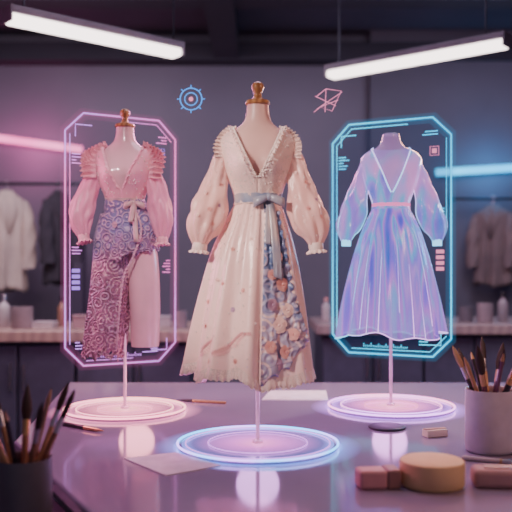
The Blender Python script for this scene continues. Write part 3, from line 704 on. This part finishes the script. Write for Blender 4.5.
# ------------------------------------------------------------------ hologram displays
def panel(label, cen, zc, w, h, rz, mats, side):
    t = thing('hologram_display', label, 'hologram', (cen[0], cen[1], zc-h/2), (0,0,rz))
    fr, soft, soft2, pane, acc = mats; X = w/2; c = .055
    def outl(i):
        cc = c-i*.4
        return [(-X+i+cc,0,i),(X-i-cc,0,i),(X-i,0,i+cc),(X-i,0,h-i-cc),(X-i-cc,0,h-i),(-X+i+cc,0,h-i),(-X+i,0,h-i-cc),(-X+i,0,i+cc)]
    def dens(p):
        o = []
        for a, b in zip(p, p[1:]+p[:1]):
            for k in range(6): o.append(Vector(a).lerp(Vector(b), k/6))
        return o
    m = MB(); m.tube(dens(outl(0)), .0020, 8, True); m.build('frame', fr, t)
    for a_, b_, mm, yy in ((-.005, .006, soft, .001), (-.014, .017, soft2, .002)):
        m = MB(); a = outl(a_); b = outl(b_); m.grid([[Vector((p[0], yy, p[2])) for p in a+a[:1]], [Vector((p[0], yy, p[2])) for p in b+b[:1]]]); m.build('frame_glow', mm, t)  # flat translucent ribbons stand in for bloom around the frame line
    m = MB(); p = outl(.003); m.add([(x, .004, z) for x, y, z in p], [tuple(range(8))]); m.build('pane', pane, t, smooth=False)
    q = outl(.014)
    m = MB(); s = side
    if s < 0:
        m.tube([q[6], q[7]], .0011, 6); m.tube([q[3], q[4], (X*.1, 0, h-.014)], .0011, 6); m.tube([q[0], (X*.2, 0, .014)], .0011, 6)
    else:
        m.tube([q[7], q[6], q[5], (X*.3, 0, h-.014)], .0014, 6); m.tube([q[0], q[1], q[2]], .0013, 6); m.tube([q[3], (X-.014, 0, h*.55)], .001, 6)
    m.build('inner_frame', fr, t)
    for x, z, sx, sz in ((-X+.03, h-.035, 1, -1), (X-.03, .035, -1, 1)):
        m = MB(); m.tube([(x, -.002, z+sz*.035), (x, -.002, z), (x+sx*.05, -.002, z)], .0014, 6); m.build('corner_bracket', fr, t)
    def bars(x, z, rows, dirn=1, ww=.03):
        m = MB()
        for i in range(rows):
            L = ww*random.choice((.45, .7, .85, 1)); m.quadxz(x, x+dirn*L, z-i*.009, z-i*.009-.0028)
        m.build('readout_lines', fr, t, smooth=False)
    if s < 0:
        bars(X-.03, h-.05, 3, -1, .04); bars(-X+.02, h-.12, 4); bars(-X+.02, h*.47, 3); bars(X-.018, h*.42, 5, -1, .03); bars(X-.06, .05, 3, -1, .05); bars(-X+.03, .07, 3, 1, .03)
    else:
        bars(X-.04, h-.04, 2, -1, .055); bars(-X+.02, h-.10, 5, 1, .035); bars(X-.02, h*.62, 4, -1, .03); bars(-X+.03, .09, 4, 1, .05); bars(X-.07, .045, 2, -1, .06)
    m = MB()
    xx = X-.045 if s > 0 else -X+.02
    for i in range(4): m.quadxz(xx, xx+.024, h*(.36 if s > 0 else .30)+i*.017, h*(.36 if s > 0 else .30)+i*.017+.011)
    m.build('level_blocks', acc, t, smooth=False)
    m = MB()
    for i in range(24):
        x = -X*.45+i*.006; m.quadxz(x, x+.0016, .020, .020+(.012 if i % 4 == 0 else .006))
    m.build('scale_ticks', fr, t, smooth=False)
    m = MB(); xx, zz = (X-.05, h-.10)
    m.tube([(xx-.013,0,zz-.013),(xx+.013,0,zz-.013),(xx+.013,0,zz+.013),(xx-.013,0,zz+.013)], .0011, 6, True)
    m.quadxz(xx-.007, xx+.007, zz-.007, zz+.007)
    m.build('square_icon', acc, t, smooth=False)
pk = glow('panel_pink', (1, .20, .62), 2.0, c2=(.66, .28, 1), scale=4)
cy_ = glow('panel_cyan', (.02, .52, .95), 2.5, c2=(.05, .66, 1), scale=4)
panel('pink outlined hologram panel behind the left pink outfit', (-.403, 2.41), 1.234, .351, .742, math.radians(30.9),
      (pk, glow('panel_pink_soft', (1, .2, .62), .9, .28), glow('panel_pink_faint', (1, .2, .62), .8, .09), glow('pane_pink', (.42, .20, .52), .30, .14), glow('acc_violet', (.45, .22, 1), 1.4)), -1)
panel('cyan outlined hologram panel behind the right glowing dress', (.408, 2.44), 1.242, .3765, .712, math.radians(-28.6),
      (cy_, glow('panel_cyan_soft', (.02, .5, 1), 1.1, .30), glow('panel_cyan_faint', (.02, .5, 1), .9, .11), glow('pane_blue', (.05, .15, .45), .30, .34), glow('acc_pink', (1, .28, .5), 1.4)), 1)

gi = glow('icon_blue', (.06, .34, 1), 1.8); gp = glow('icon_pink', (1, .28, .50), 1.5)
p = W(191, 99, 2.3); r = .040
t = thing('hologram_icon', 'round blue target hologram floating between the left outfit and cream dress', 'hologram icon', p)
def circ(r, n=48): return [(r*cos(2*PI*j/n), 0, r*sin(2*PI*j/n)) for j in range(n)]
m = MB(); m.tube(circ(r*.78), .0016, 6, True); m.build('outer_ring', gi, t)
m = MB(); m.tube(circ(r*.45), .0014, 6, True); m.build('inner_ring', gi, t)
m = MB(); m.sphere((0,0,0), r*.16, 12, 8); m.build('center_dot', gp, t)
for k in range(8):
    a = k*PI/4; m = MB(); m.tube([(r*.80*cos(a),0,r*.80*sin(a)), (r*1.0*cos(a),0,r*1.0*sin(a))], .0014, 6); m.build('spoke', gi, t)
p = W(328, 101, 2.3)
t = thing('hologram_icon', 'pink angular line sketch hologram floating between the cream dress and blue panel', 'hologram icon', p)
k = .0029
m = MB(); m.tube([(x*k,0,z*k) for x, z in ((-12,4),(-2,12),(13,10),(4,-10),(-8,-6),(10,1))], .0012, 6); m.build('outline', gp, t)
for a, b in (((-13,5),(8,-5)),((14,9),(-11,-8)),((-2,12),(-3,-11)),((-14,-11),(-4,-3))):
    m = MB(); m.tube([(a[0]*k,0,a[1]*k),(b[0]*k,0,b[1]*k)], .0010, 6); m.build('cross_line', gp, t)

# ------------------------------------------------------------------ things on the table
def cup(name, x, y, z, r, h, mat, label):
    m = MB(); m.lathe([(r*.90,0),(r*.97,.003),(r,.010),(r,h-.003),(r*.985,h),(r*.94,h-.001),(r*.92,h-.006),(r*.90,.012),(.002,.010)], n=48)
    tag(m.build(name, mat, loc=(x, y, z), ang=60), label, 'cup')
def brush(cupc, r, h, ang, L, kind, hm, label, group, lean=.72, b0=.45):
    x, y, z = cupc; dr = Vector((cos(ang), sin(ang), 0))
    B = Vector((x, y, z+.016))-dr*r*b0; T = Vector((x, y, z+h))+dr*r*lean; d = (T-B).normalized()
    q = Vector((0,0,1)).rotation_difference(d).to_euler()
    nm = {'b': 'paint_brush', 'f': 'paint_brush', 'p': 'pencil', 'm': 'makeup_brush'}[kind]
    t = thing(nm, label, 'pencil' if kind == 'p' else 'brush', B, q, group)
    if kind == 'p':
        m = MB(); m.lathe([(.0045,0),(.0045,L*.9)], n=6); m.build('shaft', hm, t, smooth=False)
        m = MB(); m.lathe([(.0045,L*.9),(.0012,L*.98)], n=12); m.build('wood_tip', M['tan'], t)
        m = MB(); m.lathe([(.0012,L*.98),(.0003,L)], n=8); m.build('lead', M['black'], t)
        return
    a, c = (.66, .78) if kind != 'm' else (.60, .72)
    R = .0054 if kind != 'm' else .0068
    m = MB(); m.lathe([(.0018,0),(.0036,L*.05),(R*.85,L*.3),(R,L*.52),(R*.9,L*a)], n=14); m.build('handle', hm, t)
    m = MB(); m.lathe([(R*.9,L*a),(R*.98,L*(a+.02)),(R*.95,L*(a+.05)),(R*1.0,L*c)], n=14); m.build('ferrule', M['brass'] if kind == 'm' else M['silver'], t)
    w = 1.2 if kind == 'b' else (1.5 if kind == 'm' else 1.0)
    m = MB(); m.lathe([(R*.95,L*c),(R*w,L*(c+.07)),(R*w*.9,L*(c+.14)),(R*.5,L*.97),(R*.08,L)], n=14); m.build('bristles', M['bristlet'] if hm == M['black'] else M['bristle'], t)

cc = (.512, 1.75, TZ); cup('brush_cup', *cc, .0535, .136, M['ceramic'], 'light grey ceramic cup of brushes at the right edge of the table')
g = 'brushes and pencils in the light grey cup'
for ang, L, kd, hm, ln, lb in ((3.05, .235, 'b', M['black'], .72, 'black handled brush leaning furthest left in the light grey cup'),
                           (2.45, .225, 'f', M['brown'], .70, 'brown handled brush second from left in the light grey cup'),
                           (4.1, .24, 'm', M['plum'], .66, 'plum handled makeup brush with brass collar in the light grey cup'),
                           (1.5, .25, 'b', M['tan'], .70, 'tan handled brush upright at the back of the light grey cup'),
                           (4.8, .23, 'p', M['plum'], .70, 'plum pencil standing in front in the light grey cup'),
                           (5.7, .24, 'm', M['black'], .68, 'black handled makeup brush leaning right in the light grey cup'),
                           (.2, .23, 'f', M['brown'], .72, 'brown handled brush leaning furthest right in the light grey cup'),
                           (1.95, .215, 'p', M['black'], .66, 'black pencil at the back left of the light grey cup'),
                           (.9, .235, 'm', M['brown'], .66, 'brown handled makeup brush at the back right of the light grey cup'),
                           (3.55, .215, 'p', M['tan'], .70, 'tan pencil leaning front left in the light grey cup'),
                           (5.2, .22, 'b', M['plum'], .32, 'plum handled brush near the middle of the light grey cup')):
    brush(cc, .0535, .136, ang, L, kd, hm, lb, g, ln, .30)
cl = (-.405, 1.39, .70); cup('brush_cup', *cl, .050, .122, M['ceramicd'], 'dark grey cup of brushes in the lower left foreground')
g = 'brushes and pencils in the dark grey cup'
for ang, L, kd, hm, ln, lb in ((3.2, .24, 'b', M['brown'], .75, 'brown brush leaning furthest left in the dark cup'),
                           (2.5, .25, 'f', M['tan'], .72, 'tan brush at the back left of the dark cup'),
                           (1.75, .24, 'm', M['brown'], .70, 'thick brown makeup brush standing centrally in the dark cup'),
                           (4.6, .22, 'p', M['black'], .70, 'black pencil at the front of the dark cup'),
                           (.75, .25, 'b', M['tan'], .72, 'tan brush leaning to the right in the dark cup'),
                           (.05, .245, 'f', M['brown'], .75, 'long brown brush leaning furthest right in the dark cup'),
                           (1.2, .235, 'p', M['tan'], .72, 'tan pencil at the back of the dark cup'),
                           (3.9, .225, 'm', M['tan'], .70, 'tan makeup brush leaning front left in the dark cup'),
                           (5.4, .23, 'b', M['brown'], .70, 'brown brush leaning front right in the dark cup')):
    brush(cl, .050, .122, ang, L, kd, hm, lb, g, ln, .2)

m = MB(); m.lathe([(.054,0),(.058,.002),(.0595,.006),(.0595,.041),(.058,.046),(.054,.048),(.02,.0485)], n=64)
tag(m.build('sponge', M['sponge'], loc=(.3245, 1.475, TZ)), 'round tan-yellow sponge in the right foreground', 'sponge')
t = thing('eraser', 'pink block eraser with brown end left of the round tan-yellow sponge', 'eraser', (.222, 1.462, TZ), (0,0,.12))
m = MB(); m.box((-.012, 0, .017), (.052, .044, .034)); m.build('rubber', M['pinkrub'], t, bevel=.006)
m = MB(); m.box((.026, 0, .0175), (.026, .046, .035)); m.build('sleeve', M['brownblk'], t, bevel=.004)
t = thing('chalk_block', 'rounded dusty pink chalk block at the lower right corner of the table', 'chalk', (.448, 1.47, TZ), (0,0,-.1))
m = MB(); m.box((0, 0, .017), (.10, .055, .034)); m.build('block', M['chalk'], t, bevel=.009)
m = MB(); m.box((0, 0, .0345), (.06, .026, .003)); m.build('top_inset', M['brownblk'], t, bevel=.001)
t = thing('wooden_block', 'small pale wooden block left of the light grey cup', 'block', (.425, 1.90, TZ), (0,0,.3))
m = MB(); m.box((0, 0, .009), (.055, .028, .018)); m.build('block', M['paleblk'], t, bevel=.003)
m = MB(); m.box((0, 0, .0185), (.055, .012, .003)); m.build('strip', M['brownblk'], t, bevel=.0005)
def pen(p0, p1, r, body, tipm, label, name='pen'):
    p0 = Vector(p0); p1 = Vector(p1); d = p1-p0; L = d.length
    t = thing(name, label, name, p0, Vector((0,0,1)).rotation_difference(d).to_euler())
    m = MB(); m.lathe([(r*.7,0),(r,.004),(r,L*.62)], n=14); m.build('barrel', body, t)
    m = MB(); m.lathe([(r*1.02,L*.62),(r*1.02,L*.66)], n=14); m.build('band', M['brass'], t)
    m = MB(); m.lathe([(r,L*.66),(r*.9,L*.85),(r*.25,L*.98),(r*.05,L)], n=14); m.build('tip', tipm, t)
a = onp(54, 424); b2 = onp(104, 433); pen((a.x, a.y, TZ+.005), (b2.x, b2.y, TZ+.005), .005, M['black'], M['brass'], 'black and brass pen lying at the left corner of the table')
a = onp(226, 404); b2 = onp(176, 401); pen((a.x, a.y, TZ+.004), (b2.x, b2.y, TZ+.004), .004, M['tan'], M['black'], 'tan pencil lying behind the middle stand near the left stand', 'pencil')
a = onp(462, 460); b2 = onp(524, 466); pen((a.x, a.y, TZ+.005), (b2.x, b2.y, TZ+.005), .005, M['whiteit'], M['silver'], 'pale pen lying in front of the light grey cup')
def sheet(pxs, mat, label, name='paper_card', th=.002):
    pts = [onp(*q) for q in pxs]; m = MB(); m.prism([(p.x, p.y) for p in pts], TZ, TZ+th)
    tag(m.build(name, mat, smooth=False), label, 'card')
sheet([(124,459),(176,453),(221,466),(166,476)], M['paper'], 'white blank card in front of the left and middle stands')
sheet([(262,400),(270,391),(326,391),(328,400)], M['paper'], 'pale card lying behind the middle stand under the cream dress')
m = MB(); m.lathe([(.044,0),(.046,.002),(.046,.005),(.043,.0065),(.01,.0065)], n=40)
p = onp(387, 428); tag(m.build('coaster', M['charcoal'], loc=(p.x, p.y, TZ)), 'dark round coaster in front of the right stand', 'coaster')

# ------------------------------------------------------------------ light
def area(loc, tgt, size, e, col):
    l = bpy.data.lights.new('area', 'AREA'); l.energy = e; l.size = size; l.color = col
    o = bpy.data.objects.new('area_lamp', l); C.objects.link(o); o.location = loc
    o.rotation_euler = (Vector(tgt)-Vector(loc)).to_track_quat('-Z', 'Y').to_euler()
def spot(loc, tgt, e, col, ang, r=.12):
    l = bpy.data.lights.new('spot', 'SPOT'); l.energy = e; l.shadow_soft_size = r; l.color = col; l.spot_size = math.radians(ang); l.spot_blend = .6
    o = bpy.data.objects.new('spot_lamp', l); C.objects.link(o); o.location = loc
    o.rotation_euler = (Vector(tgt)-Vector(loc)).to_track_quat('-Z', 'Y').to_euler()
def point(loc, e, col, r=.03):
    l = bpy.data.lights.new('point', 'POINT'); l.energy = e; l.shadow_soft_size = r; l.color = col
    o = bpy.data.objects.new('point_lamp', l); C.objects.link(o); o.location = loc
spot((-1.1, .6, 1.9), (-.02, 1.8, 1.22), 165, (1, .79, .73), 24, .08)
spot((-.5, .9, 2.1), (-.37, 2.24, 1.22), 80, (1, .72, .78), 24)
area((.95, 1.2, 1.8), (.02, 1.8, 1.2), .3, 5, (1, .52, .40))
area((.72, 2.7, 1.60), (.05, 1.85, 1.2), .3, 18, (1, .42, .28))
area((-.12, 2.75, 1.75), (.0, 1.85, 1.25), .3, 7, (1, .28, .62))  # added pink rim lamp behind the cream dress, no fixture there
area((-1.15, 2.2, 1.5), (-.3, 2.2, 1.2), .4, 9, (1, .26, .55))
area((.95, 2.7, 1.4), (.4, 2.3, 1.15), .3, 6, (.12, .55, 1))  # added cyan rim lamp behind the hologram dress, no fixture there
area((-1.2, 3.4, 2.6), (-.9, 5.4, 1.3), .8, 34, (.92, .76, .94))  # this lamp and the next are added to brighten the back wall
area((1.2, 3.4, 2.6), (1.0, 5.4, 1.3), .8, 23, (.78, .74, 1))
area((0, 2.3, 2.6), (0, 2.2, .75), .9, 13, (.90, .76, 1.0))
area((-1.0, 2.9, 1.9), (-1.0, 3.8, .8), .4, 4.5, (1, .72, .66))
area((1.1, 3.1, 1.9), (1.1, 4.1, .8), .4, 4, (1, .72, .70))
point((LC[0], LC[1]+.05, TZ+.10), .75, (.80, .32, .95), .05)  # point lamps added at the stands to boost the ring light nearby
point((LL[0]+.03, LL[1]+.02, TZ+.09), .8, (1, .32, .40), .05); point((LR[0], LR[1]+.02, TZ+.10), .8, (.85, .27, .9), .05)
point((-1.5, 5.3, 1.95), 4, (1, .15, .45), .1); point((1.55, 5.2, 1.80), 4, (.05, .45, 1), .1)
wd = bpy.data.worlds.new('World'); bpy.context.scene.world = wd; wd.use_nodes = True
bg = wd.node_tree.nodes['Background']; bg.inputs[0].default_value = (.42, .37, .52, 1); bg.inputs[1].default_value = .34

cam = bpy.data.cameras.new('Camera'); co = bpy.data.objects.new('Camera', cam); C.objects.link(co)
co.location = (0, 0, CZ); co.rotation_euler = (PI/2, 0, 0); cam.lens = 56.25; cam.sensor_width = 36; cam.shift_y = 12/512
cam.clip_start = .05; cam.dof.use_dof = True; cam.dof.focus_distance = 1.97; cam.dof.aperture_fstop = 2.6
bpy.context.scene.camera = co
